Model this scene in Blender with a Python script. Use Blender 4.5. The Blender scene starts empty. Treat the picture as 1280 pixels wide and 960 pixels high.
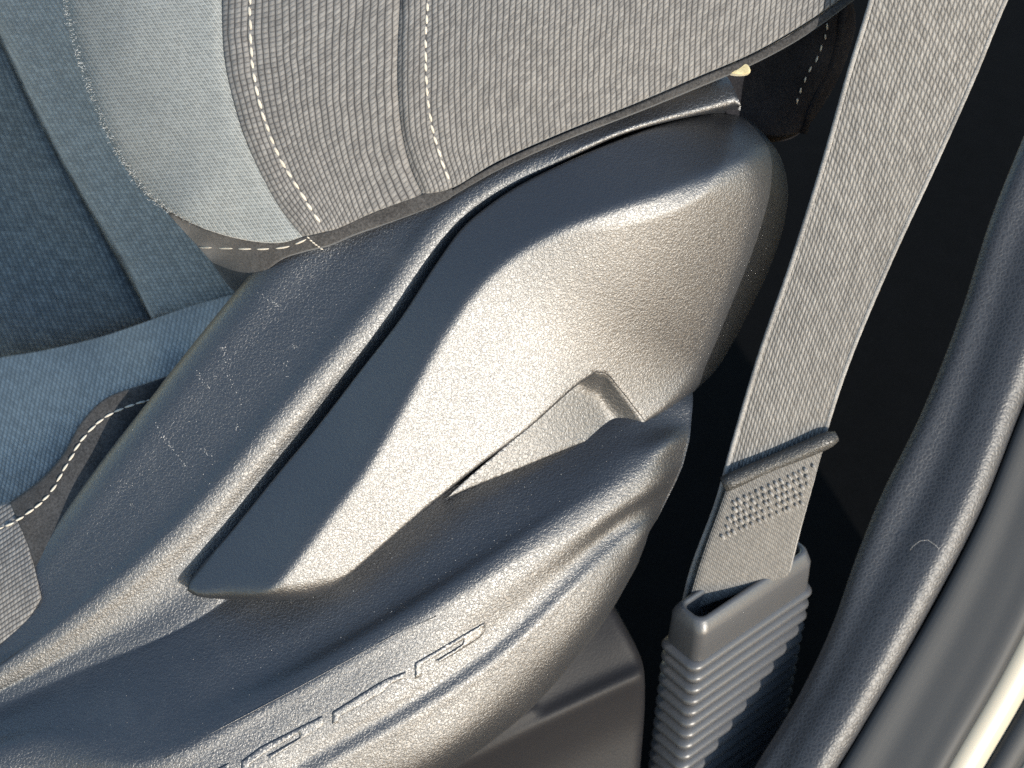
import bpy, bmesh, math, random
import numpy as np
from mathutils import Vector, Matrix
from mathutils.geometry import delaunay_2d_cdt

random.seed(4); RNG = np.random.default_rng(4)
scene = bpy.context.scene
COL = scene.collection

# ------------------------------------------------------------------ frame
# Sketch frame: x right, y up, z towards the viewer, in millimetre-like units U; turned so that world Z is up.
U = 0.45/1280.0
D = 2600.0                                  # viewing distance in sketch units
UP = np.array([0.0, 0.66, 0.7513]); UP /= np.linalg.norm(UP)
EX = np.array([1.0, 0, 0]); EY = np.cross(UP, EX)
ROT = np.stack([EX, EY, UP])                # sketch -> world
FLOOR_H = -800.0                            # floor height along UP, sketch units
def W(p):
    p = np.asarray(p, float)
    q = p @ ROT.T * U
    q[..., 2] -= FLOOR_H*U
    return q
def S(px, py, z):
    px = np.asarray(px, float); py = np.asarray(py, float); z = np.asarray(z, float)
    f = (D - z)/D
    return np.stack([(px-640)*f, (480-py)*f, z + 0*px], -1)

# ------------------------------------------------------------------ camera
cam = bpy.data.cameras.new('camera'); cam_o = bpy.data.objects.new('camera', cam); COL.objects.link(cam_o)
cam.sensor_fit = 'HORIZONTAL'; cam.angle_x = 2*math.atan(640/D); cam.clip_start = 0.01; cam.clip_end = 100
M = Matrix([list(r) for r in ROT]).to_4x4(); M.translation = Vector(W(np.array([0, 0, D])))
cam_o.matrix_world = M
cam.dof.use_dof = True; cam.dof.focus_distance = (D-10)*U; cam.dof.aperture_fstop = 11.0
cam.lens = cam.sensor_width/(2*math.tan(cam.angle_x/2))
scene.camera = cam_o
scene.cycles.use_denoising = False

# ------------------------------------------------------------------ light
SUN_C = np.array([0.60, -0.38, 0.70]); SUN_C /= np.linalg.norm(SUN_C)
sw = ROT @ SUN_C                            # towards the sun, world
elev = math.asin(sw[2]); azim = math.atan2(sw[0], sw[1])
sun = bpy.data.lights.new('sun', 'SUN'); sun.energy = 3.2; sun.angle = math.radians(0.55); sun.color = (1.0, 0.935, 0.83)
sun_o = bpy.data.objects.new('sun', sun); COL.objects.link(sun_o)
sun_o.rotation_euler = Vector(sw).to_track_quat('Z', 'Y').to_euler()
world = bpy.data.worlds.new('World'); scene.world = world; world.use_nodes = True
wn = world.node_tree; bg = wn.nodes['Background']
sky = wn.nodes.new('ShaderNodeTexSky'); sky.sky_type = 'NISHITA'; sky.sun_disc = False
sky.sun_elevation = elev; sky.sun_rotation = azim
wn.links.new(sky.outputs[0], bg.inputs[0]); bg.inputs[1].default_value = 0.15; sky.ozone_density = 1.8; sky.dust_density = 0.3; sky.air_density = 1.2
vs = scene.view_settings
vs.view_transform = 'Standard'; vs.look = 'None'; vs.exposure = 1.05; vs.gamma = 1; vs.use_curve_mapping = False

# ------------------------------------------------------------------ node helper
class NT:
    def __init__(s, name):
        s.m = bpy.data.materials.new(name); s.m.use_nodes = True
        s.t = s.m.node_tree; s.b = s.t.nodes['Principled BSDF']
    def n(s, ty, **kw):
        o = s.t.nodes.new(ty)
        for k, v in kw.items():
            if k.startswith('i_'):
                key = k[2:]; key = int(key) if key.isdigit() else key.replace('_', ' ')
                s.put(o.inputs[key], v)
            else: setattr(o, k, v)
        return o
    def put(s, inp, v):
        if isinstance(v, bpy.types.NodeSocket): s.t.links.new(v, inp)
        else: inp.default_value = v
    def math(s, op, a, b=None, c=None, clamp=False):
        o = s.t.nodes.new('ShaderNodeMath'); o.operation = op; o.use_clamp = clamp
        s.put(o.inputs[0], a)
        if b is not None: s.put(o.inputs[1], b)
        if c is not None: s.put(o.inputs[2], c)
        return o.outputs[0]
    def mix(s, f, a, b):
        o = s.t.nodes.new('ShaderNodeMix'); o.data_type = 'RGBA'
        s.put(o.inputs[0], f); s.put(o.inputs[6], a); s.put(o.inputs[7], b); return o.outputs[2]
    def ramp(s, x, lo, hi):
        o = s.n('ShaderNodeMapRange', interpolation_type='SMOOTHSTEP'); s.put(o.inputs[0], x)
        o.inputs[1].default_value = lo; o.inputs[2].default_value = hi; return o.outputs[0]
    def noise(s, scale, detail=2, rough=.5, vec=None, dist=0, dim='3D'):
        o = s.n('ShaderNodeTexNoise', noise_dimensions=dim); o.inputs['Scale'].default_value = scale
        o.inputs['Detail'].default_value = detail; o.inputs['Roughness'].default_value = rough; o.inputs['Distortion'].default_value = dist
        s.put(o.inputs['Vector'], vec if vec is not None else s.obj()); return o.outputs['Fac']
    def obj(s):
        return s.n('ShaderNodeTexCoord').outputs['Object']
    def bump(s, h, strength, dist, normal=None):
        o = s.n('ShaderNodeBump'); s.put(o.inputs['Height'], h); o.inputs['Strength'].default_value = strength; o.inputs['Distance'].default_value = dist
        if normal is not None: s.put(o.inputs['Normal'], normal)
        return o.outputs[0]
    def set(s, **kw):
        for k, v in kw.items(): s.put(s.b.inputs[k.replace('_', ' ')], v)

def c4(r, g, b): return (r, g, b, 1)

def plastic(name, base, rough, grain=620, strength=.35, dust=.0, spec=.5, rvar=.05, fine=True):
    t = NT(name); o = t.obj()
    n1 = t.noise(grain, 2, .55, o, .8); n2 = t.noise(grain*.42, 1, .5, o, .3)
    h = t.math('ADD', t.math('MULTIPLY', t.ramp(n1, .36, .64), .5), t.math('MULTIPLY', n2, .5))
    big = t.noise(14, 3, .6, o)
    d = t.ramp(t.noise(1700, 2, .6, o), .66, .78)
    dm = t.math('MULTIPLY', d, t.ramp(big, .35, .75))
    col = t.mix(t.math('MULTIPLY', dm, dust), c4(*base), c4(.30, .29, .27))
    col = t.mix(t.math('MULTIPLY', t.ramp(t.noise(40, 5, .7, o), .5, .85), dust*.10), col, c4(.25, .24, .22))
    r = t.math('ADD', rough - rvar/2, t.math('MULTIPLY', big, rvar))
    t.set(Base_Color=col, Roughness=r, Specular_IOR_Level=spec, IOR=1.5+.09*(spec > .9), Normal=t.bump(h, strength, .00045))
    return t.m

def woven(name, dark, light, line, linew=.16, flecks=.5, bump=.5, light_line=False, rough=.95, sheen=.25, stag=.5, shear=.55):
    """knit cloth: ribs along v, one rib per unit of u, staggered loops along each rib"""
    t = NT(name); uv = t.n('ShaderNodeUVMap').outputs[0]
    wob = t.n('ShaderNodeTexNoise', noise_dimensions='3D'); wob.inputs['Scale'].default_value = .12; wob.inputs['Detail'].default_value = 2
    t.put(wob.inputs['Vector'], uv)
    va = t.n('ShaderNodeVectorMath', operation='MULTIPLY_ADD'); t.put(va.inputs[0], wob.outputs['Color']); va.inputs[1].default_value = (.7, .7, 0); t.put(va.inputs[2], uv)
    sx = t.n('ShaderNodeSeparateXYZ'); t.put(sx.inputs[0], va.outputs[0])
    u, v = sx.outputs[0], sx.outputs[1]
    cu = t.math('FLOOR', u); fu = t.math('SUBTRACT', u, cu)
    v2 = t.math('ADD', v, t.math('ADD', t.math('MULTIPLY', cu, stag), t.math('MULTIPLY', fu, -shear)))
    cv = t.math('FLOOR', v2); fv = t.math('SUBTRACT', v2, cv)
    bu = t.math('SINE', t.math('MULTIPLY', fu, math.pi)); bv = t.math('SINE', t.math('MULTIPLY', fv, math.pi))
    cx = t.n('ShaderNodeCombineXYZ'); t.put(cx.inputs[0], cu); t.put(cx.inputs[1], cv)
    wnz = t.n('ShaderNodeTexWhiteNoise', noise_dimensions='2D'); t.put(wnz.inputs['Vector'], cx.outputs[0])
    r = wnz.outputs['Value']
    fib = t.noise(2.6, 3, .7, uv)
    br = t.math('ADD', t.math('MULTIPLY', r, flecks), t.math('MULTIPLY', t.math('MULTIPLY', bu, t.ramp(bv, .05, .8)), .55))
    br = t.math('ADD', br, t.math('MULTIPLY', t.math('SUBTRACT', fib, .5), .9), clamp=True)
    col = t.mix(br, c4(*dark), c4(*light))
    ln = t.math('SUBTRACT', 1, t.ramp(bu, linew*.6, linew*2.6))
    col = t.mix(t.math('MULTIPLY', ln, .85), col, c4(*line))
    patch = t.noise(.06, 3, .6, uv)
    col2 = t.mix(t.math('MULTIPLY', t.ramp(patch, .3, .75), .35), col, t.mix(.5, col, c4(*dark)))
    h = t.math('ADD', t.math('MULTIPLY', t.math('MULTIPLY', bu, t.math('ADD', .45, t.math('MULTIPLY', bv, .55))), 1.0), t.math('MULTIPLY', fib, .5))
    if light_line: h = t.math('ADD', h, t.math('MULTIPLY', ln, .9))
    t.set(Base_Color=col2, Roughness=rough, Specular_IOR_Level=.15, Sheen_Weight=sheen, Sheen_Roughness=.5, Normal=t.bump(h, bump, .0006))
    return t.m

def felt(name, base, light, scale=900, strength=.35, sheen=.2):
    t = NT(name); o = t.obj()
    n1 = t.noise(scale, 4, .7, o); n2 = t.noise(60, 3, .6, o)
    col = t.mix(t.ramp(t.math('ADD', t.math('MULTIPLY', n1, .7), t.math('MULTIPLY', n2, .4)), .35, .8), c4(*base), c4(*light))
    t.set(Base_Color=col, Roughness=.95, Specular_IOR_Level=.1, Sheen_Weight=sheen, Normal=t.bump(n1, strength, .0006))
    return t.m

MAT = {}
MAT['shield'] = plastic('black grained plastic', (.011, .012, .015), .44, 950, .50, .6, 1.0)
MAT['lever'] = plastic('black grained lever plastic', (.010, .011, .014), .43, 1050, .36, .3, 1.0)
MAT['recess'] = plastic('dusty recess plastic', (.018, .018, .019), .47, 700, .45, .8, .95)
MAT['letters'] = plastic('smooth raised lettering plastic', (.018, .019, .022), .42, 900, .35, .0, 1.0)
MAT['rail'] = plastic('matt black rail plastic', (.009, .009, .011), .6, 800, .2, .06, .25)
MAT['sleeve'] = plastic('black moulded sleeve plastic', (.055, .056, .060), .42, 700, .12, .15, .8)
MAT['sill_grain'] = None
MAT['bolster'] = woven('light knit bolster cloth', (.095, .103, .104), (.25, .265, .263), (.41, .43, .43), .13, .3, .45, True)
MAT['rib'] = woven('grey ribbed side cloth', (.072, .07, .07), (.225, .217, .208), (.028, .027, .028), .17, .4, .5)
MAT['cushion'] = woven('blue grey cushion knit', (.155, .16, .158), (.40, .41, .40), (.12, .125, .124), .12, .4, .4)
MAT['insert'] = woven('dark blue grey centre knit', (.055, .064, .070), (.19, .213, .222), (.05, .056, .062), .16, .5, .7)
MAT['felt'] = felt('dark grey felt trim', (.020, .0195, .020), (.072, .07, .07))
MAT['felt_black'] = felt('black felt', (.008, .008, .010), (.026, .025, .028), sheen=0)
MAT['thread'] = felt('cream thread', (.38, .345, .29), (.60, .545, .46), 1500, .3)
MAT['belt'] = woven('grey belt webbing', (.062, .06, .058), (.28, .268, .252), (.042, .04, .039), .06, .3, .8, rough=.5, sheen=.1, stag=.34, shear=.9)
MAT['belt_fine'] = woven('fine grey belt webbing', (.08, .077, .074), (.23, .22, .205), (.06, .057, .055), .12, .3, .6, rough=.6, sheen=.1)
MAT['loop'] = plastic('coated belt loop', (.035, .034, .032), .42, 900, .9, .3, .6)
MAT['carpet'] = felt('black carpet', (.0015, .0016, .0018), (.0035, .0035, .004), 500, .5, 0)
MAT['foam'] = felt('yellow foam tag', (.36, .31, .18), (.60, .53, .33), 500, .4)
MAT['dust'] = felt('pale dust', (.20, .20, .195), (.36, .35, .34))
MAT['knot'] = felt('grey belt thread', (.12, .115, .11), (.36, .345, .325), 1500)
MAT['fibre'] = felt('pale lint fibre', (.45, .47, .48), (.7, .72, .72))

def grain_rubber():
    t = NT('leather grained black trim'); o = t.obj()
    v = t.n('ShaderNodeTexVoronoi', feature='DISTANCE_TO_EDGE'); v.inputs['Scale'].default_value = 480; v.inputs['Randomness'].default_value = 1
    wv = t.n('ShaderNodeVectorMath', operation='MULTIPLY_ADD'); nz = t.n('ShaderNodeTexNoise'); nz.inputs['Scale'].default_value = 300
    t.put(nz.inputs['Vector'], o); t.put(wv.inputs[0], nz.outputs['Color']); wv.inputs[1].default_value = (.0022, .0022, .0022); t.put(wv.inputs[2], o)
    t.put(v.inputs['Vector'], wv.outputs[0])
    h = t.ramp(v.outputs['Distance'], .0, .28)
    wear = t.math('SUBTRACT', 1, h)
    col = t.mix(t.math('MULTIPLY', wear, .5), c4(.022, .023, .027), c4(.045, .048, .055))
    t.set(Base_Color=col, Roughness=.47, Specular_IOR_Level=.6, Normal=t.bump(h, .35, .0003)); return t.m
MAT['sill_grain'] = grain_rubber()
MAT['sill_smooth'] = plastic('smooth black sill trim', (.022, .024, .027), .58, 1500, .05, .15, .35)
def paint():
    t = NT('cream painted sill'); n = t.noise(900, 2)
    t.set(Base_Color=c4(.42, .375, .29), Roughness=.38, Specular_IOR_Level=.5, Coat_Weight=.6, Coat_Roughness=.08, Normal=t.bump(n, .03, .0003)); return t.m
MAT['paint'] = paint()

# ------------------------------------------------------------------ geometry helpers
def cat(pts, n=None, step=None, closed=False):
    """Catmull-Rom through points of any dimension, resampled evenly in the first two coordinates"""
    p = np.asarray(pts, float); k = len(p)
    if closed: q = np.vstack([p[-1], p, p[0], p[1]]); segs = k
    else: q = np.vstack([2*p[0]-p[1], p, 2*p[-1]-p[-2]]); segs = k-1
    out = []
    for i in range(segs):
        p0, p1, p2, p3 = q[i:i+4]
        # centripetal
        def dist(a, b): return max(np.linalg.norm((a-b)[:2])**.5, 1e-6)
        t0 = 0; t1 = t0+dist(p0, p1); t2 = t1+dist(p1, p2); t3 = t2+dist(p2, p3)
        for t in np.linspace(t1, t2, 14, endpoint=False):
            a1 = (t1-t)/(t1-t0)*p0+(t-t0)/(t1-t0)*p1; a2 = (t2-t)/(t2-t1)*p1+(t-t1)/(t2-t1)*p2; a3 = (t3-t)/(t3-t2)*p2+(t-t2)/(t3-t2)*p3
            b1 = (t2-t)/(t2-t0)*a1+(t-t0)/(t2-t0)*a2; b2 = (t3-t)/(t3-t1)*a2+(t-t1)/(t3-t1)*a3
            out.append((t2-t)/(t2-t1)*b1+(t-t1)/(t2-t1)*b2)
    out.append(p[0] if closed else p[-1]); out = np.array(out)
    seg = np.linalg.norm(np.diff(out[:, :2], axis=0), axis=1); s = np.concatenate([[0], np.cumsum(seg)])
    if n is None: n = max(int(round(s[-1]/step)), 3) + (0 if closed else 1)
    ss = np.linspace(0, s[-1], n, endpoint=not closed)
    return np.stack([np.interp(ss, s, out[:, j]) for j in range(out.shape[1])], 1)

def poly(*runs, step=4):
    """closed outline from runs; each run is smoothed alone, so the joints between runs stay sharp"""
    out = []
    for r in runs:
        c = cat(r, step=step) if len(r) > 2 else np.array([np.array(r[0])+(np.array(r[1])-np.array(r[0]))*t for t in np.linspace(0, 1, max(int(np.hypot(*(np.array(r[1])-np.array(r[0])))/step), 1)+1)], float)
        for p in c:
            if not out or np.hypot(*(out[-1]-p)) > step*.3: out.append(np.array(p[:2]))
    while np.hypot(*(out[0]-out[-1])) < step*.3: out.pop()
    return np.array(out)

def area(o): return .5*np.sum(o[:, 0]*np.roll(o[:, 1], -1)-np.roll(o[:, 0], -1)*o[:, 1])
def dist_poly(pts, line, closed=True):
    a = line; b = np.roll(line, -1, 0)
    if not closed: a = line[:-1]; b = line[1:]
    best = np.full(len(pts), 1e9); side = np.zeros(len(pts)); tt = np.zeros(len(pts))
    for i in range(len(a)):
        d = b[i]-a[i]; L = d@d+1e-12
        t = np.clip(((pts-a[i])@d)/L, 0, 1); q = a[i]+t[:, None]*d
        r = np.hypot(*(pts-q).T); m = r < best-1e-9
        cr = d[0]*(pts[:, 1]-a[i, 1])-d[1]*(pts[:, 0]-a[i, 0])
        best = np.where(m, r, best); side = np.where(m, np.sign(cr), side); tt = np.where(m, i+t, tt)
    return best, side, tt
def inside(pts, o):
    x, y = pts.T; c = np.zeros(len(pts), bool); n = len(o); j = n-1
    for i in range(n):
        xi, yi = o[i]; xj, yj = o[j]
        m = ((yi > y) != (yj > y)); xc = (xj-xi)*(y-yi)/(yj-yi+1e-12)+xi
        c ^= m & (x < xc); j = i
    return c
def tps(ctrl, lam=0.0):
    c = np.asarray(ctrl, float); p = c[:, :2]/100; v = c[:, 2]; n = len(p)
    def k(r2): return np.where(r2 > 1e-12, r2*np.log(r2+1e-12), 0)
    d2 = ((p[:, None]-p[None])**2).sum(-1)
    A = np.zeros((n+3, n+3)); A[:n, :n] = k(d2)+lam*np.eye(n); A[:n, n] = 1; A[:n, n+1:] = p; A[n, :n] = 1; A[n+1:, :n] = p.T
    w = np.linalg.solve(A, np.concatenate([v, [0, 0, 0]]))
    def f(x, y):
        q = np.stack([np.ravel(x), np.ravel(y)], 1).astype(float)/100
        r = k(((q[:, None]-p[None])**2).sum(-1)) @ w[:n] + w[n] + q @ w[n+1:]
        return r.reshape(np.shape(x))
    return f

def mesh_obj(name, verts, faces, mat, parent=None, uvs=None, smooth=True, origin=None):
    """verts in sketch frame"""
    w = W(verts)
    if parent is not None:
        org = np.array(parent['_org'])
    else:
        org = np.array(origin) if origin is not None else np.array([w[:, 0].mean(), w[:, 1].mean(), w[:, 2].min()])
    me = bpy.data.meshes.new(name); me.from_pydata((w-org).tolist(), [], [list(map(int, f)) for f in faces])
    me.validate(clean_customdata=False)
    if uvs is not None:
        l = me.uv_layers.new(name='UVMap'); vi = np.empty(len(me.loops), int); me.loops.foreach_get('vertex_index', vi)
        l.data.foreach_set('uv', np.asarray(uvs, float)[vi].ravel())
    if smooth: me.polygons.foreach_set('use_smooth', [True]*len(me.polygons))
    me.materials.append(mat); me.update()
    o = bpy.data.objects.new(name, me); COL.objects.link(o)
    o['_org'] = org.tolist()
    if parent is not None: o.parent = parent; o.location = (0, 0, 0)
    else: o.location = org
    return o
def thing(name, px, py, z, label, cat_):
    o = bpy.data.objects.new(name, None); COL.objects.link(o); org = W(S(px, py, z)); o.location = org; o['_org'] = org.tolist()
    o.empty_display_size = .02; o['label'] = label; o['category'] = cat_; return o
def tag(o, label, cat_, group=None):
    o['label'] = label; o['category'] = cat_
    if group: o['group'] = group
    return o

def relief(name, outline, zf, mat, parent=None, sp=5, edge=0, skirt=30, uvf=None, inset=0, close=True):
    """solid whose front is the height zf over the outline, rounded towards its border, with side walls and a back"""
    o = outline if area(outline) > 0 else outline[::-1]
    n = len(o)
    tg = np.roll(o, -1, 0)-np.roll(o, 1, 0); tg /= np.linalg.norm(tg, axis=1)[:, None]+1e-9
    nr = np.stack([-tg[:, 1], tg[:, 0]], 1)
    er = (lambda p: np.full(len(p), float(edge))) if not callable(edge) else edge
    ero = er(o)
    pts = []
    if np.max(ero) > 0:
        for f in (.06, .2, .42, .7): pts.append(o+nr*np.maximum(ero*f, .6)[:, None])
    x0, y0 = o.min(0); x1, y1 = o.max(0)
    g = []
    for j, y in enumerate(np.arange(y0, y1, sp*.87)):
        xs = np.arange(x0+(sp/2 if j % 2 else 0), x1, sp); g.append(np.stack([xs, np.full(len(xs), y)], 1))
    pts.append(np.vstack(g)); pts = np.vstack(pts)
    pts = pts[inside(pts, o)]
    d, _, _ = dist_poly(pts, o); pts = pts[d > .5]
    allp = np.vstack([o, pts])
    r = delaunay_2d_cdt([Vector(p) for p in allp], [(i, (i+1) % n) for i in range(n)], [], 1, 1e-4)
    P = np.array([list(v) for v in r[0]]); F = [f for f in r[2]]
    cen = np.array([P[list(f)].mean(0) for f in F]); ok = inside(cen, o); F = [f for f, k in zip(F, ok) if k]
    d, _, _ = dist_poly(P, o)
    z = zf(P[:, 0], P[:, 1]).astype(float)
    e = np.maximum(er(P), 1e-6); q = np.clip(1-d/e, 0, 1)
    z = z-np.where(e > .01, e*(1-np.sqrt(np.maximum(1-q**2.6, 0)))*.85, 0)
    V = S(P[:, 0], P[:, 1], z)
    # faces towards viewer
    FF = []
    for f in F:
        a, b, c = V[f[0]], V[f[1]], V[f[2]]
        nz = (b[0]-a[0])*(c[1]-a[1])-(b[1]-a[1])*(c[0]-a[0])
        FF.append(list(f) if nz > 0 else list(f)[::-1])
    # border edges -> skirt
    cnt = {}
    for f in FF:
        for i in range(3):
            a, b = f[i], f[(i+1) % 3]; cnt[(a, b)] = cnt.get((a, b), 0)+1
    be = [(a, b) for (a, b) in cnt if (b, a) not in cnt]
    bv = sorted(set([a for a, b in be]+[b for a, b in be])); idx = {v: i for i, v in enumerate(bv)}
    B = V[bv].copy(); c2 = B[:, :2].mean(0)
    B[:, 2] -= skirt
    if inset: B[:, :2] += (c2-B[:, :2])/np.maximum(np.linalg.norm(c2-B[:, :2], axis=1), 1)[:, None]*inset
    nv = len(V); V2 = np.vstack([V, V[bv], B])
    nb = len(bv)
    for a, b in be: FF.append([nv+idx[b], nv+idx[a], nv+nb+idx[a], nv+nb+idx[b]])
    uvs = None
    if uvf is not None:
        u, v = uvf(P[:, 0], P[:, 1]); uv = np.stack([u, v], 1); uvs = np.vstack([uv, uv[bv], uv[bv]])
    ob = mesh_obj(name, V2, FF, mat, parent, uvs)
    return ob

def loft(name, curves, mat, parent=None, n=160, m=6, skirt=0, uv=None, under=0, endwall=0):
    """surface through long feature curves given as (x, y, z) points"""
    C = np.array([cat(c, n=n) for c in curves])            # k,n,3
    k = len(C); rows = []; ws = []
    for i in range(k-1):
        p0 = C[max(i-1, 0)]; p1 = C[i]; p2 = C[i+1]; p3 = C[min(i+2, k-1)]
        for t in np.linspace(0, 1, m, endpoint=False):
            d0 = np.linalg.norm((p1-p0), axis=1)[:, None]; d1 = np.linalg.norm((p2-p1), axis=1)[:, None]+1e-6; d2 = np.linalg.norm((p3-p2), axis=1)[:, None]
            m1 = np.where(d0 > 1e-6, (p2-p1)/d1*d0/(d0+d1)+(p1-p0)/(d0+1e-6)*d1/(d0+d1), (p2-p1)/d1)*d1
            m2 = np.where(d2 > 1e-6, (p3-p2)/(d2+1e-6)*d1/(d1+d2)+(p2-p1)/d1*d2/(d1+d2), (p2-p1)/d1)*d1
            h = (2*t**3-3*t**2+1)*p1+(t**3-2*t**2+t)*m1+(-2*t**3+3*t**2)*p2+(t**3-t**2)*m2
            rows.append(h); ws.append(i+t)
    rows.append(C[-1]); ws.append(k-1)
    G = np.array(rows); R, N = G.shape[:2]
    V = S(G[..., 0], G[..., 1], G[..., 2])
    if skirt:
        a = V[0].copy(); a[:, 2] -= skirt
        if under: a = S(G[0, :, 0]+under, G[0, :, 1], G[0, :, 2]-skirt)
        b = V[-1].copy(); b[:, 2] -= skirt
        V = np.concatenate([a[None], V, b[None]]); 
    if endwall:
        e = V[:, -1:].copy(); e2 = e.copy(); e2[..., 2] -= endwall; V = np.concatenate([V, e, e2], 1); N += 2
    Rv = len(V); F = []
    for i in range(Rv-1):
        for j in range(N-1):
            F.append([i*N+j, (i+1)*N+j, (i+1)*N+j+1, i*N+j+1])
    v0 = V.reshape(-1, 3); f = F[(Rv//2)*(N-1)+N//2]; a, b, c = v0[f[0]], v0[f[1]], v0[f[2]]
    if (b[0]-a[0])*(c[1]-a[1])-(b[1]-a[1])*(c[0]-a[0]) < 0: F = [q[::-1] for q in F]
    uvs = None
    if uv is not None:
        uu = np.repeat(np.array(ws)[:, None]/(k-1)*uv[0], N, 1); seg = np.linalg.norm(np.diff(V[Rv//2], axis=0), axis=1); s = np.concatenate([[0], np.cumsum(seg)])
        vv = np.repeat((s*uv[1])[None], R, 0); uvs = np.stack([uu, vv], -1)
        if skirt: uvs = np.concatenate([uvs[:1], uvs, uvs[-1:]])
        uvs = uvs.reshape(-1, 2)
    ob = mesh_obj(name, v0, F, mat, parent, uvs)
    flat = G.reshape(-1, 3)
    def sample(px, py):
        px = np.atleast_1d(px).astype(float); py = np.atleast_1d(py).astype(float); out = []
        for x, y in zip(px.ravel(), py.ravel()):
            d = (flat[:, 0]-x)**2+(flat[:, 1]-y)**2; ii = np.argpartition(d, 5)[:5]
            w = 1/(d[ii]+.3); out.append((flat[ii, 2]*w).sum()/w.sum())
        return np.array(out).reshape(px.shape)
    return ob, sample

def tube(name, pts3, rad, mat, parent=None, seg=8, taper=None, cap=True):
    """tube through sketch-frame points"""
    p = np.asarray(pts3, float); V = []; F = []; n = len(p)
    for i in range(n):
        t = p[min(i+1, n-1)]-p[max(i-1, 0)]; t /= np.linalg.norm(t)+1e-9
        a = np.cross(t, [0.13, .2, .97]); a /= np.linalg.norm(a)+1e-9; b = np.cross(t, a)
        r = rad*(taper[i] if taper is not None else 1)
        for k in range(seg):
            an = 2*math.pi*k/seg; V.append(p[i]+r*(math.cos(an)*a+math.sin(an)*b))
    for i in range(n-1):
        for k in range(seg): F.append([i*seg+k, i*seg+(k+1) % seg, (i+1)*seg+(k+1) % seg, (i+1)*seg+k])
    if cap: F.append(list(range(seg))[::-1]); F.append([(n-1)*seg+k for k in range(seg)])
    return mesh_obj(name, np.array(V), F, mat, parent)

def stitches(line, zf, parent, pitch, length, rad, mat='thread', lift=1.0, skip=0, jitter=1.0):
    c = cat(line, step=1.0)
    L = len(c); i = skip
    while i+length < L:
        ln = int(length*random.uniform(.88, 1.1)); idx = np.linspace(i, min(i+ln, L-1), 7).astype(int); q = c[idx]
        sh = random.uniform(-jitter, jitter)*.5
        px, py = q[:, 0]+sh+np.linspace(-.8, .8, 7), q[:, 1]
        z = zf(px, py)+lift+rad*.4*np.sin(np.linspace(0, math.pi, 7))-rad*.6
        tube('stitch', S(px, py, z), rad, MAT[mat], parent, 7, np.array([.35, .8, 1, 1.05, 1, .8, .35]))
        i += int(pitch*random.uniform(.95, 1.05))

def softplus(x, k): return k*np.logaddexp(0, x/k)

# ------------------------------------------------------------------ floor
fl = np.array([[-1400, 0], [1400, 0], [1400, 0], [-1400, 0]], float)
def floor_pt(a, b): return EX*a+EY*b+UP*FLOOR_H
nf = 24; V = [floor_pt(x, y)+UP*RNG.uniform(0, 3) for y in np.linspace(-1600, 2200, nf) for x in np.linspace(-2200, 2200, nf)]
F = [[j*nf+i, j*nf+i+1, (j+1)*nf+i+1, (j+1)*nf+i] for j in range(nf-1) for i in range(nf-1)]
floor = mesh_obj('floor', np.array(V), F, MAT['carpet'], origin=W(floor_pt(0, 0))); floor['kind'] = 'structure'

# ------------------------------------------------------------------ the seat
seat = thing('car_seat', 420, 700, -330, 'grey cloth car seat with black plastic side shield and recline lever', 'car seat')

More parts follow.
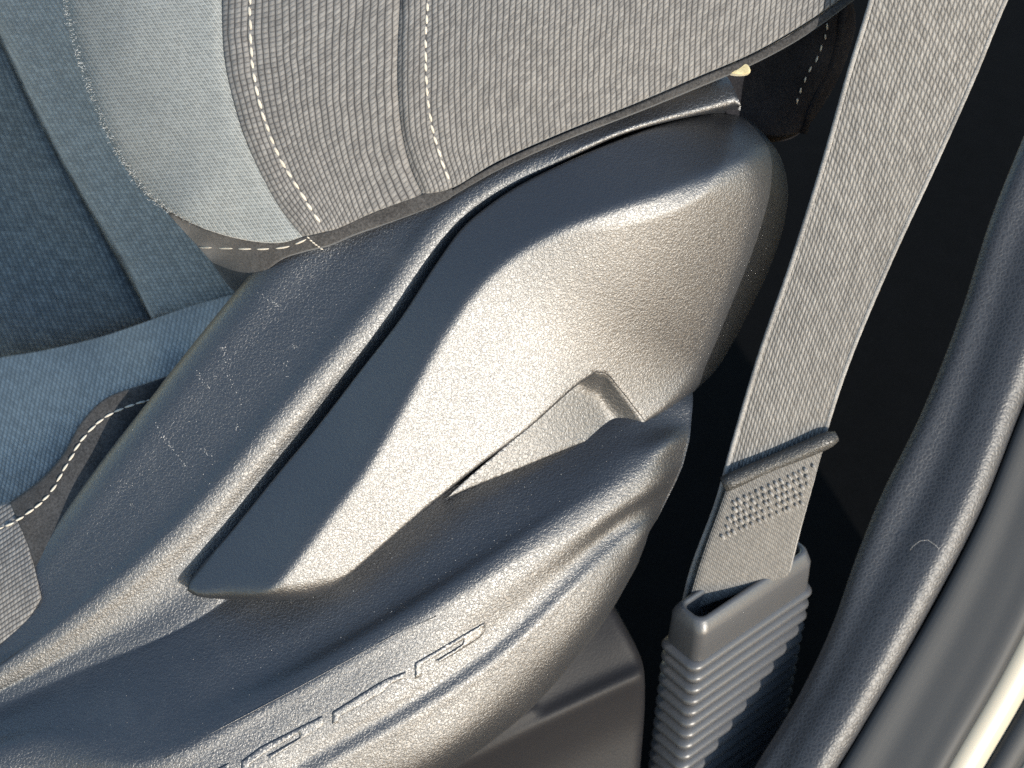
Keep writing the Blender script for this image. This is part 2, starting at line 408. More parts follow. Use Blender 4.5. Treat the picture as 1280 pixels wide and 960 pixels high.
# side shield ------------------------------------------------------
SH = [
 [(-170,905,-90),(-5,745,-90),(138,560,-90),(288,372,-90),(345,305,-90),(520,195,-90),(720,105,-90),(885,62,-90)],
 [(-165,912,-38),(0,752,-38),(143,567,-38),(293,379,-38),(350,312,-38),(522,200,-38),(722,110,-38),(890,70,-40)],
 [(-160,916,-31),(6,760,-31),(148,574,-31),(299,386,-31),(355,318,-31),(526,206,-31),(726,116,-31),(895,78,-38)],
 [(-140,925,-22),(20,780,-22),(170,610,-21),(330,420,-21),(400,350,-21),(535,220,-22),(730,132,-36),(903,88,-82)],
 [(-130,935,-9),(40,795,-9),(200,655,-8),(375,455,-8),(455,365,-8),(556,246,-10),(738,150,-23),(910,97,-72)],
 [(-120,905,-2),(52,800,-2),(214.34,665.86,0),(390.34,468.86,0),(472.34,376.86,0),(567,256,-3),(743,158,-17),(914,104,-66)],
 [(-115,910,-3),(60,807,-3),(225.68,677.72,-3),(404.68,480.72,-4),(486.68,389.72,-4),(577,265,-3),(748,166,-12),(918,112,-62)],
 [(-110,918,-7),(70,816,-9),(234,693,-12),(420.02,495.58,-20),(502.02,405.58,-20),(587,274,-12),(752,173,-8),(922,122,-60)],
 [(-105,915,-10),(82,822,-14),(246,727,-22),(430.24,509.96,-36),(514.24,416.96,-36),(595,282,-48),(755,177,-52),(926,134,-110)],
 [(-100,920,-9),(97,828,-14),(262,752,-23),(440,560,-60),(540,440,-66),(640,330,-75),(790,300,-150),(862,462,-200)],
 [(-92,927,-4),(112,842,-9),(288,774,-15),(450,690,-36),(590,590,-60),(700,520,-104),(790,500,-120),(866,505,-140)],
 [(-88,942,4),(60,878,0),(200,845,-8),(340,785,-21),(480,715,-34),(620,625,-46),(730,555,-84),(800,520,-95),(880,470,-118)],
 [(-84,955,26),(52,903,22),(180,900,40),(330,845,21),(470,770,4),(600,690,-12),(710,620,-38),(790,575,-62),(835,555,-86),(862,548,-124)],
 [(-80,966,44),(45,925,40),(165,935,58),(330,868,39),(470,792,22),(595,715,4),(705,645,-25),(780,605,-50),(825,583,-78),(856,572,-126)],
 [(-74,985,50),(50,945,46),(180,952,67),(335,881,46),(475,804,26),(602,726,6),(712,655,-25),(782,615,-51),(826,592,-80),(854,580,-128)],
 [(-50,1030,38),(60,990,44),(200,972,65),(342,895,45),(482,817,24),(610,738,2),(720,665,-28),(785,626,-54),(825,602,-83),(850,590,-130)],
 [(-20,1100,30),(120,1070,42),(260,1010,57),(385,935,34),(500,872,14),(610,802,-16),(700,722,-37),(760,668,-64),(805,640,-94),(832,628,-142)],
 [(-10,1115,26),(130,1080,38),(268,1020,53),(392,945,30),(508,880,9),(617,808,-19),(706,727,-39),(764,674,-66),(806,647,-96),(829,634,-144)],
 [(0,1130,25),(140,1092,37),(282,1035,52.5),(405,960,29.5),(520,893,8.5),(628,819,-19.5),(715,736,-40),(770,682,-67),(808,654,-97),(826,640,-145)],
 [(10,1140,20),(150,1104,32),(290,1047,47),(414,970,24),(528,902,3),(636,826,-25),(722,742,-45),(776,690,-71),(810,660,-101),(823,646,-148)],
 [(30,1180,-5),(190,1140,8),(330,1075,17),(460,995,-7),(560,935,-24),(655,860,-52),(742,765,-68),(790,702,-96),(806,676,-118),(812,664,-156)],
 [(50,1210,-50),(220,1170,-40),(350,1100,-30),(480,1015,-54),(575,950,-68),(664,880,-92),(750,778,-104),(790,716,-126),(800,696,-140),(806,682,-168)],
 [(60,1215,-110),(230,1175,-100),(358,1104,-96),(486,1019,-117),(578,954,-133),(668,882,-150),(752,782,-160),(788,722,-172),(798,703,-180),(802,690,-200)],
]
_a, _b = cat(SH[10], n=14), cat(SH[12], n=14); SH[11] = [tuple(p) for p in (_a*.5+_b*.5)]       # the ledge is flat
shield, shield_z = loft('side_shield', SH, MAT['shield'], seat, n=260, m=7, skirt=90, endwall=110)

# raised lettering on the shield
def raised(outline, parent, h=2.0):
    o = poly(*outline, step=3)
    relief('letter', o, lambda x, y: shield_z(x, y)+h, MAT['letters'], parent, sp=4, edge=.7, skirt=h+3)
raised([[(519,849),(519,829)],[(519,829),(596,784),(606,779)],[(606,779),(606,789),(600,797)],[(600,797),(574,814),(548,829)],[(548,829),(545,826)],[(545,826),(578,806)],[(578,806),(580,799)],[(580,799),(527,831)],[(527,831),(527,845)],[(527,845),(519,849)]], shield)
raised([[(416,906),(416,890)],[(416,890),(484,849),(507,840)],[(507,840),(507,848)],[(507,848),(488,856),(478,866)],[(478,866),(424,896)],[(424,896),(423,903)],[(423,903),(416,906)]], shield)
raised([[(302,972),(302,952)],[(302,952),(326,934)],[(326,934),(403,895)],[(403,895),(404,905),(380,922)],[(380,922),(338,949)],[(338,949),(334,945)],[(334,945),(375,922)],[(375,922),(374,916)],[(374,916),(330,942)],[(330,942),(312,956)],[(312,956),(311,970)],[(311,970),(302,972)]], shield)
raised([[(195,1018),(195,1000)],[(195,1000),(286,954)],[(286,954),(287,966)],[(287,966),(204,1010)],[(204,1010),(195,1018)]], shield)

# recline lever ----------------------------------------------------
LV = poly([(234,738),(236,728),(290,663),(350,589),(400,529),(450,464),(500,399),(545,330),(578,285),(612,256),(650,231),(700,206),(760,180),(820,158),(870,145),(905,140),(930,146),(948,160),(975,195),(985,235),(982,270),(968,320),(940,382),(915,430),(895,462),(870,487),(840,508),(806,528)],
          [(806,528),(792,510),(770,482),(758,469),(745,466)], [(745,466),(720,483),(660,536),(600,581),(560,613),(520,646),(480,681),(440,716),(412,738),(380,748),(330,750),(280,749),(245,745),(234,738)], step=4)
CR = cat([(300,780),(352,722),(404,655),(455,588),(505,505),(550,425),(592,366),(634,326),(690,292),(760,264),(830,240),(890,216),(950,190),(1040,150)], step=6)
RE = cat([(905,140),(930,146),(948,160),(975,195),(985,235),(982,270),(968,320),(940,382),(915,430),(895,462)], step=6)
def lever_z(x, y):
    sh = np.shape(x); p = np.stack([np.ravel(x), np.ravel(y)], 1).astype(float)
    d, s, _ = dist_poly(p, CR, False); d = d*s          # > 0 below/right of the crest
    k = 3.2
    z = 42-.41*softplus(d, k)-.52*softplus(-d, k)
    q = softplus((p[:, 0]-690)*.93+(p[:, 1]-330)*.36, 30)
    z = z-.0004*q**2
    dr, _, _ = dist_poly(p, RE, False); z = z-84*np.maximum(0, 1-dr/260)**2.2
    q2 = np.maximum(0, (560-p[:, 0])*.6+(p[:, 1]-480)*.8-80)
    z = z+.00003*q2**2
    return z.reshape(sh)
def lever_edge(p):
    x, y = p[:, 0], p[:, 1]
    e = np.full(len(p), 4.0)
    f = np.clip((y-690)/40, 0, 1)*np.clip((x-225)/60, 0, 1)
    e = e+f*20*np.clip((440-x)/40, 0, 1)
    g = np.clip((x-800)/150, 0, 1); e = e+g*g*(3-2*g)*52
    return e
lever = relief('recline_lever', LV, lever_z, MAT['lever'], seat, sp=5, edge=lever_edge, skirt=46)
RC = poly([(556,624),(575,606),(660,533),(722,478),(745,462),(761,465),(775,480),(796,508),(810,529)], [(810,529),(740,549),(650,585),(585,611),(556,624)], step=4)
RW = cat([(738,460),(748,464),(760,467),(772,481),(793,509),(810,532)], step=4)
def rz(x, y):
    p = np.stack([np.ravel(x), np.ravel(y)], 1).astype(float)
    d, _, _ = dist_poly(p, RW, False)
    dm = 3+20*np.clip((p[:, 0]-565)/190, 0, 1)                  # depth of the scoop grows towards its end wall
    w = np.maximum(d-3, 0)*.95
    dep = -3*np.logaddexp(-w/3, -dm/3)
    return (lever_z(p[:, 0], p[:, 1])-np.maximum(dep, 0)-1.5).reshape(np.shape(x))
relief('finger_recess', RC, rz, MAT['recess'], lever, sp=3.5, edge=1.5, skirt=30)

# backrest ---------------------------------------------------------
seam1 = [(277,-90),(277,0),(280,70),(290,120),(305,170),(325,215),(350,260),(378,296)]
seam2 = [(503,-90),(500,0),(497,60),(497,110),(503,170),(514,212),(528,243)]
hem2 = [(528,243),(562,236),(620,202),(700,166),(800,126),(870,96),(940,66),(1000,32),(1055,-5),(1120,-60)]
sil = [(60,-90),(78,0),(95,70),(120,140),(150,200),(182,243)]
bot1 = [(182,243),(215,266),(260,287),(310,300),(350,303),(378,296)]
bz = tps([(70,-60,-50),(95,70,-50),(150,200,-45),(182,243,-40),(130,-40,10),(150,60,8),(190,160,4),(220,-60,40),(230,60,40),(245,160,28),(277,0,48),(290,120,42),(325,215,26),(378,296,6),(240,250,4),(260,285,-4),(310,298,0),(310,250,16),
          (400,-60,66),(390,0,64),(390,100,52),(400,200,30),(430,282,6),(500,0,62),(497,110,50),(510,200,24),(528,243,8),
          (620,-60,72),(620,20,64),(620,120,40),(620,202,10),(740,-60,68),(740,20,54),(740,90,32),(740,150,9),(860,-60,52),(860,20,36),(860,100,6),(960,-60,28),(960,10,14),(960,54,0),(1055,-5,-10),(1100,-60,-10)])
_cc = {}
def CC(l):
    if id(l) not in _cc: _cc[id(l)] = cat(l, step=8)
    return _cc[id(l)]
def seam_dip(x, y, lines, w, dep):
    p = np.stack([np.ravel(x), np.ravel(y)], 1).astype(float); r = 0
    for l, ww, dd in zip(lines, w, dep):
        d, _, _ = dist_poly(p, CC(l), False); r = r-dd*np.exp(-(d/ww)**2)
    return np.reshape(r, np.shape(x))
st1 = [(311,-90),(312,0),(313,40),(316,85),(326,135),(346,190),(375,240),(408,290)]
st2 = [(538,-90),(535,0),(532,50),(533,100),(537,145),(548,188),(565,238)]
def back_z(x, y): return bz(x, y)+seam_dip(x, y, [seam1, seam2, st1, st2], [7, 6, 4, 4], [5, 7, 2.5, 2.5])
fu1 = tps([(x, y, -3.3) for x, y in seam1]+[(x, y, 21.5) for x, y in seam2]+[(400,-60,10.5),(385,100,9),(405,200,9.5),(440,282,9.8)], 1e-4)
hx = np.array([h[0] for h in hem2]); hy = np.array([h[1] for h in hem2])
def hem_y(x): return np.interp(x, [180, 260, 350, 420, 470, 528]+list(hx[1:]), [250, 287, 303, 290, 268, 243]+list(hy[1:]))
fu2 = tps([(500,-60,0),(498,60,0),(503,170,0),(528,243,0),(560,237,5.5),(620,202,16),(700,166,27.5),(800,126,42),(940,66,62),(1040,5,76),(650,-60,20),(650,0,20.5),(800,-60,41),(800,20,41.5),(1000,-60,69),(560,100,8.5),(545,190,5.5),(640,120,19.5),(730,100,32)], 1e-3)
def uv1(x, y): return fu1(x, y), (hem_y(x)-y)/6.4
def uv2(x, y): return fu2(x, y), (hem_y(x)-y)/6.4
def uvb(x, y): return (.83*x-.56*y)/4.8, (.56*x+.83*y)/5.4
B1 = poly(sil, bot1, seam1[::-1], [(277,-90),(60,-90)], step=5)
bolster = relief('backrest_bolster', B1, back_z, MAT['bolster'], seat, sp=6, edge=lambda p: np.clip((250-p[:, 0])/60, .05, 1)*26, skirt=150, uvf=uvb)
B2 = poly(seam1, [(378,296),(400,291),(418,287),(470,264),(528,243)], seam2[::-1], [(503,-90),(277,-90)], step=5)
side1 = relief('ribbed_side_panel', B2, lambda x, y: back_z(x, y)+.6, MAT['rib'], seat, sp=6, edge=3, skirt=60, uvf=uv1)
B3 = poly(seam2, hem2, [(1120,-60),(1120,-90)], [(1120,-90),(503,-90)], step=5)
side2 = relief('ribbed_side_panel', B3, lambda x, y: back_z(x, y)+.3, MAT['rib'], seat, sp=6, edge=3.5, skirt=60, uvf=uv2)
stitches(st1, lambda x, y: back_z(x, y)+.6, side1, 17, 14, 2.1, lift=.7)
stitches(st2, lambda x, y: back_z(x, y)+.3, side2, 16, 13, 1.9, lift=.7)

# felt hem under the cloth
H1 = poly([(168,225),(182,243),(215,266),(260,287),(310,299),(350,302),(378,296),(400,291),(418,286),(470,263),(528,242),(565,235)], [(565,235),(566,244),(548,255),(520,266),(480,280),(440,294),(412,306),(380,314),(352,324),(328,345),(306,374)], [(306,374),(288,360),(262,325),(235,295),(205,262),(168,225)], step=4)
hz = tps([(168,225,-80),(205,262,-66),(235,295,-84),(262,325,-98),(306,374,-85),(328,345,-40),(352,324,-20),(412,306,-3),(480,280,-2),(548,255,-2),(565,240,2),(528,242,4),(470,263,4),(418,287,4),(378,297,2),(310,300,-16),(260,288,-34),(215,266,-48),(300,330,-50),(260,305,-58)])
def hem_fold(x, y): return hz(x, y)+2.2*np.sin((y*.8+x*.25)/9.0)*np.clip((340-x)/80, 0, 1)
hem1 = relief('felt_hem', H1, hem_fold, MAT['felt'], seat, sp=4, edge=4, skirt=26)
stitches([(250,309),(305,311),(335,311),(360,308),(382,299),(390,292)], lambda x, y: hem_fold(x, y), hem1, 24, 15, 1.3, lift=.8)
stitches([(384,296),(392,304),(403,312)], lambda x, y: hem_fold(x, y), hem1, 5, 3, .9, lift=.8)
H2 = poly([(560,240),(620,205),(700,169),(800,129),(870,99),(940,69),(1000,36),(1058,-5),(1120,-55)], [(1120,-55),(1124,-46)], [(1124,-46),(1064,2),(1006,44),(944,78),(874,108),(803,137),(703,176),(623,212),(562,247)], [(562,247),(560,240)], step=4)
relief('felt_hem', H2, lambda x, y: bz(x, y)-4, MAT['felt'], seat, sp=4, edge=3, skirt=14)
# dark side felt behind the shield end, with its seam and a foam tag
FB = poly([(880,98),(944,72),(1006,38),(1062,-2),(1070,30),(1056,80),(1030,130),(1000,165),(960,170),(915,150),(880,98)], step=6)
fbz = tps([(880,98,-70),(944,72,-105),(1006,38,-100),(1062,-2,-110),(1070,30,-140),(1040,120,-160),(1000,175,-180),(915,150,-110),(960,110,-132),(1015,80,-118)])
fb = relief('felt_side', FB, fbz, MAT['felt_black'], seat, sp=6, edge=6, skirt=60)
stitches([(1036,14),(1030,50),(1020,75),(1008,95),(1000,115),(992,140)], fbz, fb, 15, 9, 1.2, lift=1.5)
tube('seam_roll', S(np.array([1052,1047,1038,1024,1012,1003]), np.array([8,45,80,110,135,165]), fbz(np.array([1052,1047,1038,1024,1012,1003]), np.array([8,45,80,110,135,165]))-5), 7, MAT['felt_black'], fb, 10)
TG = poly([(906,84),(922,77),(934,80),(938,90),(930,93),(912,91),(906,84)], step=2)
relief('foam_tag', TG, lambda x, y: 0*x-8+.1*(x-906), MAT['foam'], seat, sp=3, edge=3, skirt=14)

# backrest centre: inner wing and insert, facing the seat's front
P1 = poly([(-120,-160),(-30,-20),(5,52),(60,165),(115,262),(160,335),(190,400)], [(190,400),(245,395),(310,378),(330,350)], [(330,350),(250,270),(190,180),(150,60),(120,-160)], [(120,-160),(-120,-160)], step=6)
p1z = tps([(-120,-160,-560),(0,50,-530),(60,165,-515),(115,262,-500),(160,335,-490),(190,400,-485),(40,0,-475),(100,100,-445),(160,220,-430),(220,330,-430),(120,-100,-380),(150,60,-370),(220,220,-360),(300,330,-370),(250,395,-440),(310,378,-410)])
wing = relief('backrest_wing', P1, p1z, MAT['cushion'], seat, sp=7, edge=26, skirt=80, uvf=lambda x, y: ((.86*x-.5*y)/5.5, (.5*x+.86*y)/5.5))
P0 = poly([(-160,-160),(-80,-80),(-10,30),(50,150),(108,255),(155,335),(192,402)], [(192,402),(150,425),(60,450),(-160,480)], [(-160,480),(-160,-160)], step=6)
p0z = tps([(-160,-160,-840),(-160,150,-810),(-160,480,-770),(-10,30,-605),(50,150,-585),(108,255,-565),(155,335,-550),(192,402,-540),(0,200,-670),(0,400,-650),(80,420,-610),(100,330,-600),(50,250,-630)])
relief('backrest_insert', P0, p0z, MAT['insert'], seat, sp=7, edge=44, skirt=60, uvf=lambda x, y: ((.9*x-.4*y)/6, (.4*x+.9*y)/6))

# cushion ----------------------------------------------------------
CU = poly([(-140,475),(-10,449),(60,437),(130,420),(200,396),(255,378),(306,368),(330,380)], [(330,380),(290,440),(240,470),(180,482),(132,502),(102,532),(82,568),(52,602),(15,630),(-140,700)], [(-140,700),(-140,475)], step=5)
cuz = tps([(-140,475,-490),(0,447,-450),(130,420,-420),(255,378,-390),(330,372,-360),(-140,560,-370),(0,520,-320),(100,480,-290),(200,440,-280),(280,410,-290),(-140,640,-270),(0,580,-245),(60,550,-235),(110,510,-240),(15,628,-215),(82,570,-220),(132,502,-235),(240,468,-255),(-140,700,-220)])
relief('cushion_bolster', CU, cuz, MAT['cushion'], seat, sp=6, edge=10, skirt=70, uvf=lambda x, y: ((.97*x+.2*y)/5.2, (-.2*x+.97*y)/5.2))
TR = poly([(12,628),(52,598),(80,566),(100,530),(130,499),(180,480),(245,462),(262,470)], [(262,470),(205,540),(150,600),(118,640),(98,690),(72,730),(48,750)], [(48,750),(44,722),(36,690),(24,655),(12,628)], step=4)
trz = tps([(12,628,-63),(52,598,-67),(80,566,-70),(100,530,-75),(130,499,-78),(180,480,-81),(245,462,-117),(262,470,-117),(205,540,-100),(150,600,-57),(118,640,-43),(98,690,-33),(72,730,-28),(48,750,-27),(24,655,-51),(90,600,-60),(120,560,-67),(60,660,-43)])
trim = relief('felt_trim', TR, lambda x, y: trz(x, y)+1.2*np.sin((x+y)/13.), MAT['felt'], seat, sp=4, edge=4, skirt=40)
stitches([(-20,668),(22,650),(62,617),(84,580),(104,548),(128,524),(160,508),(212,494)], lambda x, y: trz(x, y)+1.2*np.sin((x+y)/13.), trim, 15, 12, 1.5, lift=1.0)
CF = poly([(-140,690),(-10,632),(16,627)], [(16,627),(27,655),(38,690),(47,725),(52,748)], [(52,748),(35,775),(0,806),(-60,850),(-140,900)], [(-140,900),(-140,690)], step=4)
cfz = tps([(-140,690,-69),(-10,632,-67),(16,627,-67),(38,690,-37),(52,748,-17),(35,775,-17),(0,806,-17),(-140,900,-21),(-20,700,-33),(-20,760,-19),(-100,780,-17)])
relief('cushion_front_panel', CF, cfz, MAT['rib'], seat, sp=5, edge=6, skirt=50, uvf=lambda x, y: ((.55*x+.83*y)/5.2, (-.83*x+.55*y)/5.2))

# floor rail cover below the shield -------------------------------
RL = poly([(735,742),(760,752),(785,790),(803,828),(806,870),(800,960),(790,1060)], [(790,1060),(450,1080),(430,1000)], [(430,1000),(560,930),(650,870),(735,742)], step=6)
rlz = tps([(735,742,-200),(785,790,-200),(806,850,-212),(650,870,-165),(560,930,-155),(430,1000,-150),(450,1080,-190),(790,1060,-280),(700,830,-185),(770,845,-202)])
def rail_z(x, y):
    p = np.stack([np.ravel(x), np.ravel(y)], 1).astype(float)
    a, s, _ = dist_poly(p, cat([(500,985),(570,955),(680,900),(760,862),(815,838)], step=8), False)
    b, _, _ = dist_poly(p, cat([(480,975),(560,942),(620,912),(664,888)], step=8), False)
    r = 12*np.exp(-(a/13)**2)+8*np.exp(-(b/8)**2)-np.where(s > 0, 45*(1-np.exp(-(a/40)**2)), 0)
    return rlz(x, y)+r.reshape(np.shape(x))
rail = relief('rail_cover', RL, rail_z, MAT['rail'], None, sp=5, edge=16, skirt=150)
tag(rail, 'matt black plastic seat rail cover with raised ridges, low under the side shield', 'rail cover')

# ------------------------------------------------------------------ seat belt
belt = thing('seat_belt', 935, 690, -190, 'grey woven seat belt webbing running up from the ribbed sleeve', 'seat belt')
BLe = [(1130,-160,90),(1088,0,50),(1060,92,22),(1030,198,-8),(990,325,-45),(950,440,-78),(914,560,-115),(895,628,-138),(864,712,-166),(852,760,-195)]
BRi = [(1335,-160,50),(1258,0,18),(1220,92,-4),(1172,200,-30),(1112,330,-64),(1062,450,-96),(1036,528,-122),(1015,605,-148),(1000,660,-180),(985,720,-210)]
def ribbon(name, L, R, mat, parent, n, ucount, vscale, thick, sag=3, dz=0):
    L = cat(L, n=n); R = cat(R, n=n); m = 15; V = []; uvs = []
    mid = (L+R)/2; s = np.concatenate([[0], np.cumsum(np.linalg.norm(np.diff(mid, axis=0), axis=1))])
    G = np.zeros((n, m, 3))
    for k, t in enumerate(np.linspace(0, 1, m)):
        q = L*(1-t)+R*t; q[:, 2] += sag*math.sin(math.pi*t)+dz
        G[:, k] = S(q[:, 0], q[:, 1], q[:, 2])
    B = G.copy(); B[..., 2] -= thick
    # closed cross-section: front row then back row
    ring = np.concatenate([G, B[:, ::-1]], 1); r = ring.shape[1]
    us = np.concatenate([np.linspace(0, ucount, m), np.linspace(ucount, 0, m)])
    F = [[i*r+j, (i+1)*r+j, (i+1)*r+(j+1) % r, i*r+(j+1) % r] for i in range(n-1) for j in range(r)]
    UV = np.stack(np.broadcast_arrays(us[None], (s*vscale)[:, None]), -1).reshape(-1, 2)
    F.append(list(range(r))); F.append([(n-1)*r+j for j in range(r)][::-1])
    v = ring.reshape(-1, 3)
    return mesh_obj(name, v, F, mat, parent, UV)
ribbon('webbing', BLe, BRi, MAT['belt'], belt, 130, 27, 1/11., 5, 4)
for ed, off in ((BLe, 1.5), (BRi, -1.5)):
    c = cat(ed, n=160); wv = 1+.04*np.sin(np.arange(160)*2.1)
    tube('selvedge', S(c[:, 0]+off, c[:, 1], c[:, 2]-1), 3.4, MAT['knot'], belt, 8, wv)
# second layer, folded forward below the loop
L2 = [(908,612,-114),(898,640,-122),(880,690,-140),(868,728,-156),(858,765,-177)]; R2 = [(1032,552,-114),(1017,602,-130),(1006,640,-152),(998,668,-170),(985,720,-197)]
ribbon('folded_webbing', L2, R2, MAT['belt_fine'], belt, 50, 46, 1/6., 5, 5, 4)
A = S(904, 606, -114); Bp = S(1046, 545, -114); ax = Bp-A
loop_pts = [A+ax*t for t in np.linspace(0, 1, 16)]
pl_ = np.array([(205,948),(280,908),(360,866),(430,828),(490,795),(545,770)], float)
tube('parting_line', S(pl_[:, 0], pl_[:, 1], shield_z(pl_[:, 0], pl_[:, 1])-.2), .8, MAT['letters'], shield, 6)
tp = np.array([.92, 1, 1, 1, 1, 1, 1, 1, 1, 1, 1, 1, 1, 1, .93, .6])
loop = tube('belt_loop', loop_pts, 11.5, MAT['loop'], belt, 18, tp)
# woven stop patch: rows of proud stitches below the loop
k = 0
for r_ in range(5):
    t0 = .10+.13*r_
    for j in range(15):
        t = .12+j/16.5+(.03 if r_ % 2 else 0)
        if t > .93: continue
        l = np.array(L2[0])*(1-t0)+np.array(L2[2])*t0*1.0 if False else None
        e0 = cat(L2, n=30)[int(4+r_*2.1)]; e1 = cat(R2, n=30)[int(4+r_*2.1)]
        t += random.uniform(-.012, .012); q = e0*(1-t)+e1*t; z = q[2]+9+5*math.sin(math.pi*t)-3
        p0 = S(q[0], q[1], z-1.2); p1 = S(q[0]+2.5, q[1]+3.0, z+.4); p2 = S(q[0]+5, q[1]+6, z-1.2)
        tube('thread_knot', [p0, p1, p2], random.uniform(1.4, 2.6), MAT['knot'], belt, 6, [.6, 1, .6])

# ribbed sleeve on the belt's foot --------------------------------
sleeve = thing('belt_sleeve', 860, 1250, -700, 'black ribbed plastic sleeve round the foot of the seat belt', 'belt sleeve')
a_dn = np.array([-.035, -.76, -.65]); a_dn /= np.linalg.norm(a_dn)
w_ = np.array([.86, .47, 0.0]); w_[2] = -(w_[0]*a_dn[0]+w_[1]*a_dn[1])/a_dn[2]; w_ /= np.linalg.norm(w_)
t_ = np.cross(w_, a_dn); t_ = t_ if t_[2] > 0 else -t_          # towards the viewer
O_s = S(930, 720, -182)                                           # centre of the collar's mouth
def rrect(hw, ht, r, seg=6):
    pts = []
    for cx, cy, a0 in ((hw-r, ht-r, 0), (-hw+r, ht-r, 90), (-hw+r, -ht+r, 180), (hw-r, -ht+r, 270)):
        for k in range(seg+1):
            a = math.radians(a0+90*k/seg); pts.append((cx+r*math.cos(a), cy+r*math.sin(a)))
    return pts
def rings(name, prof, mat, parent, cap=False):
    """prof: (down, half width, half thickness, corner radius)"""
    V = []; F = []
    for dn, hw, ht, r in prof:
        for x, y in rrect(hw, ht, r): V.append(O_s+a_dn*dn+w_*x+t_*y)
    n = 28
    for i in range(len(prof)-1):
        for k in range(n): F.append([i*n+k, (i+1)*n+k, (i+1)*n+(k+1) % n, i*n+(k+1) % n])
    if cap: F.append([(len(prof)-1)*n+k for k in range(n)])
    o = mesh_obj(name, np.array(V), F, mat, parent)
    return o
HW, HT = 108, 26
rings('collar', [(70,HW-9,HT-11,10),(5,HW-9,HT-11,10),(1,HW-7,HT-9,12),(0,HW-4,HT-6,13),(3,HW-1,HT-2,14),(16,HW+2,HT+4,15),(20,HW+3,HT+5,15),(24,HW+3,HT+5,15),(68,HW+4,HT+6,15),(72,HW+2,HT+4,14)], MAT['sleeve'], sleeve)
rings('core', [(55,HW-1,HT+1,13),(860,HW-6,HT-3,13)], MAT['sleeve'], sleeve)
for i in range(34):
    d0 = 72+i*23.0; e = 0 if i else 2
    rings('rib', [(d0,HW+1,HT+2,13),(d0+3,HW+8+e,HT+8,15),(d0+8,HW+10+e,HT+10,16),(d0+13,HW+8+e,HT+8,15),(d0+18,HW+1,HT+2,13)], MAT['sleeve'], sleeve)

# ------------------------------------------------------------------ door sill
E = [
 [(1420,-160,-60),(1330,50,-60),(1282,165,-60),(1238,275,-60),(1198,400,-60),(1150,520,-60),(1102,618,-60),(1070,697,-60),(1040,782,-60),(997,872,-60),(940,965,-60),(870,1090,-60)],
 [(1426,-156,-51),(1337,54,-51),(1289,169,-51),(1245,279,-51),(1205,404,-51),(1157,524,-51),(1109,622,-51),(1077,701,-51),(1047,786,-51),(1004,876,-51),(947,969,-51),(877,1094,-51)],
 [(1450,-140,-41),(1360,90,-41),(1312,215,-41),(1270,310,-41),(1225,440,-41),(1175,570,-41),(1095,730,-41),(1035,850,-41),(1005,900,-41),(965,970,-41),(890,1100,-41)],
 [(1480,-120,-24),(1385,130,-24),(1335,255,-24),(1290,360,-24),(1246,470,-24),(1196,600,-24),(1110,765,-24),(1046,880,-24),(1018,925,-24),(985,985,-24),(915,1110,-24)],
 [(1500,-110,-18),(1400,150,-18),(1352,275,-18),(1307,385,-18),(1260,500,-18),(1210,625,-18),(1124,790,-18),(1058,905,-18),(1030,950,-18),(1000,1005,-18),(930,1125,-18)],
 [(1515,-105,-28),(1415,158,-28),(1366,285,-28),(1320,398,-28),(1272,515,-28),(1222,640,-28),(1135,805,-28),(1068,920,-28),(1040,965,-28),(1010,1018,-28),(940,1138,-28)],
 [(1518,-103,-46),(1418,160,-46),(1369,288,-46),(1323,401,-46),(1275,518,-46),(1225,643,-46),(1138,808,-46),(1071,923,-46),(1043,968,-46),(1013,1021,-46),(943,1141,-46)],
]
E = [[(x, y, z-215) for x, y, z in c] for c in E]
tr_, _ = loft('sill_trim', E, MAT['sill_grain'], None, n=140, m=6, skirt=330, under=12)
tag(tr_, 'dark leather-grained trim roll along the inner edge of the door sill', 'sill trim')
E2 = [
 [(1515,-103,-60),(1417,160,-60),(1368,288,-60),(1322,401,-60),(1274,518,-60),(1224,643,-60),(1171,748,-60),(1107,858,-60),(1042,968,-60),(942,1141,-60)],
 [(1518,-100,-33),(1420,163,-33),(1371,291,-33),(1325,404,-33),(1277,521,-33),(1227,646,-33),(1174,751,-33),(1110,861,-33),(1045,971,-33),(945,1144,-33)],
 [(1545,-90,-31),(1450,180,-31),(1400,310,-31),(1350,430,-31),(1302,560,-31),(1254,680,-31),(1200,790,-31),(1138,900,-31),(1080,1000,-31),(980,1170,-31)],
 [(1570,-80,-29),(1475,195,-29),(1425,330,-29),(1372,455,-29),(1322,590,-29),(1276,710,-29),(1222,820,-29),(1160,930,-29),(1105,1030,-29),(1005,1195,-29)],
 [(1600,-70,-31),(1505,215,-31),(1455,350,-31),(1400,480,-31),(1350,620,-31),(1302,738,-31),(1248,845,-31),(1186,952,-31),(1130,1055,-31),(1030,1220,-31)],
 [(1606,-66,-55),(1511,219,-55),(1461,354,-55),(1406,484,-55),(1356,624,-55),(1308,742,-55),(1254,849,-55),(1192,956,-55),(1136,1059,-55),(1036,1224,-55)],
]
E2 = [[(x, y, z-215) for x, y, z in c] for c in E2]
r2, _ = loft('door_seal', E2, MAT['sill_smooth'], None, n=120, m=6, skirt=200)
tag(r2, 'smooth dark rubber seal strip between the grained trim and the cream sill', 'door seal')
def shifted(c, dx, dy, z): return [(x+dx, y+dy, z-215) for x, y, *_ in c]
base = E2[-2]
r3, _ = loft('painted_sill', [shifted(base,-2,-1,-60),shifted(base,0,0,-44),shifted(base,10,6,-36),shifted(base,26,16,-38),shifted(base,36,22,-50),shifted(base,38,23,-80)], MAT['paint'], None, n=100, m=6, skirt=150)
tag(r3, 'narrow cream painted sill lip in the bottom right corner', 'painted sill')
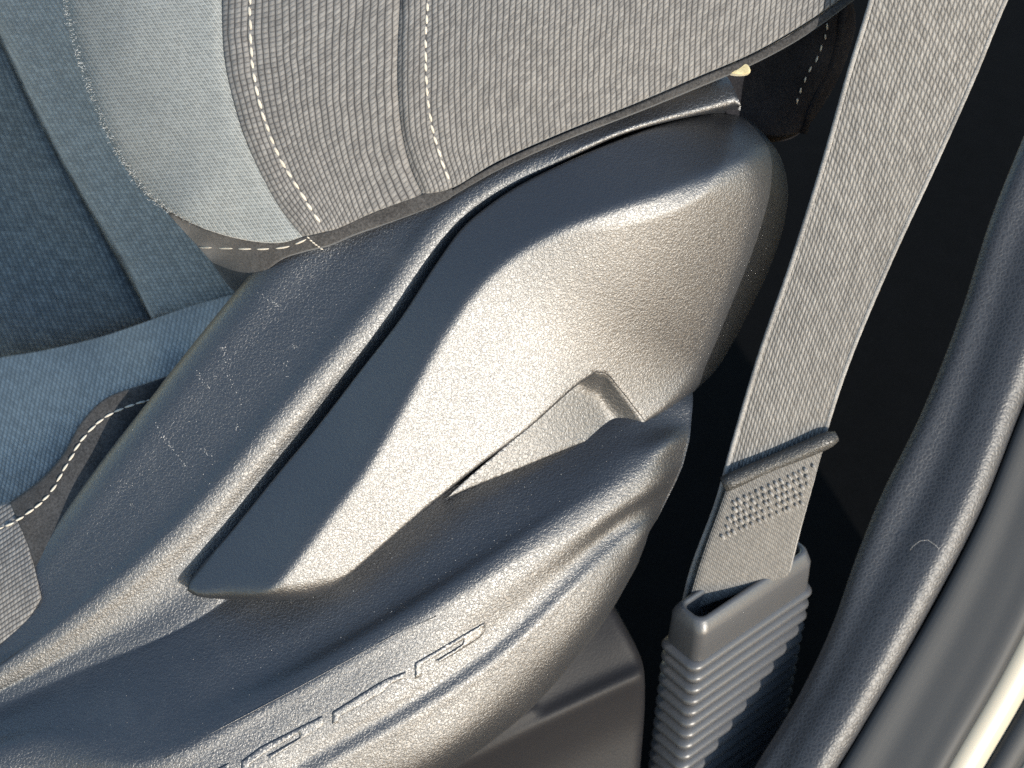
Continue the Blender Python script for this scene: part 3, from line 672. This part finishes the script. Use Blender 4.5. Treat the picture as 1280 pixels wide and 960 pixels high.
r4, _ = loft('sill_gasket', [shifted(base,36,22,-70),shifted(base,37,23,-48),shifted(base,44,28,-40),shifted(base,62,40,-42),shifted(base,68,44,-52),shifted(base,69,45,-80)], MAT['sill_smooth'], None, n=100, m=5, skirt=120)
tag(r4, 'thin black gasket line between two cream painted sill strips', 'gasket')
r5, _ = loft('outer_sill', [shifted(base,67,43,-75),shifted(base,69,45,-54),shifted(base,80,53,-47),shifted(base,160,105,-50),shifted(base,220,145,-80)], MAT['paint'], None, n=80, m=5, skirt=100)
tag(r5, 'cream painted outer sill at the extreme bottom right corner', 'painted sill')

# ------------------------------------------------------------------ small wear and lint
def flecks(name, pts, zf, parent, mat, smin, smax, lift=.25):
    V = []; F = []
    for x, y in pts:
        z = float(np.ravel(zf(np.array([x]), np.array([y])))[0])+lift; c = S(x, y, z); r = random.uniform(smin, smax)
        k = random.randint(4, 6); a0 = random.random()*6; b = len(V)
        V.append(c+np.array([0, 0, r*.35]))
        for i in range(k):
            a = a0+2*math.pi*i/k; q = r*random.uniform(.6, 1.2); V.append(c+np.array([q*math.cos(a), q*math.sin(a), -.15]))
        for i in range(k): F.append([b, b+1+i, b+1+(i+1) % k])
    o = mesh_obj(name, np.array(V), F, MAT[mat], parent); o['kind'] = 'stuff'; return o
sc = []
def scratch(x0, y0, x1, y1, n, j=1.5):
    for i in range(n):
        t = random.random(); sc.append((x0+(x1-x0)*t+random.gauss(0, j), y0+(y1-y0)*t+random.gauss(0, j)))
scratch(322,366,352,386,22); scratch(275,430,283,450,14,2.5); scratch(278,460,303,505,14); scratch(245,465,262,485,14); scratch(193,528,232,585,34)
scratch(250,558,268,575,9); scratch(140,610,175,600,10,3); scratch(164,630,167,632,5,1.2); scratch(355,452,362,470,8,2); scratch(366,431,369,434,10,1.5); scratch(285,510,300,545,8)
for i in range(40): sc.append((random.uniform(130,420), random.uniform(380,640)))
sc = [(x, y) for x, y in sc if x > 300-(y-385)*.79+6 and y < 385+(470-x)*1.1]
flecks('scuff_flecks', sc, shield_z, shield, 'dust', .4, .95)
dp = [(random.uniform(60,850), random.uniform(520,960)) for _ in range(1500)]
dp = [(x, y) for x, y in dp if y > 775-(x-300)*.50 and y < 1010-(x-100)*.55 and random.random() < .25+.75*(x > 480)]
dp += [(x, y) for x, y in [(random.uniform(100,560), random.uniform(280,760)) for _ in range(500)] if y > 395-(x-300)*.95+12 and y < 640-(x-240)*1.1]
flecks('dust_specks', dp, shield_z, shield, 'dust', .25, .62)
# fuzz along the bolster's worn edge
V = []; F = []
cs = cat([(62,-80)]+sil[1:]+bot1[1:3], step=1)
for i in range(450):
    j = random.randrange(20, len(cs)-2); x, y = cs[j]; x += random.uniform(1, 12); y += random.uniform(-2, 4)
    z = float(back_z(np.array([x]), np.array([y]))[0])-8
    c = S(x, y, z); a = random.uniform(2.4, 4.0); L = random.uniform(1.2, 4.2); d = np.array([math.cos(a), math.sin(a)*.6-.2, random.uniform(.1, .9)])
    b = len(V); e = c+d*L+np.array([0, random.uniform(-2, 2), 0]); m_ = (c+e)/2+RNG.normal(0, .8, 3)
    for q, r in ((c, .22), (m_, .18), (e, .08)): V += [q+np.array([r, r, 0]), q+np.array([-r, 0, r]), q+np.array([0, -r, -r])]
    for s in range(2):
        for k in range(3): F.append([b+s*3+k, b+s*3+(k+1) % 3, b+s*3+3+(k+1) % 3, b+s*3+3+k])
fz = mesh_obj('cloth_fuzz', np.array(V), F, MAT['fibre'], bolster); fz['kind'] = 'stuff'
# a hair on the sill trim
hx_ = np.array([(1137,688),(1142,682),(1150,676),(1160,675),(1170,682),(1182,696)], float)
hair = tube('lint_hair', S(hx_[:, 0], hx_[:, 1], np.full(6, -235.0)+np.array([-4, 0, 2, 2, 2, 1])), .35, MAT['dust'], None, 5)
tag(hair, 'single pale curved lint hair lying on the grained sill trim', 'hair')

for o in bpy.data.objects:
    if '_org' in o: del o['_org']
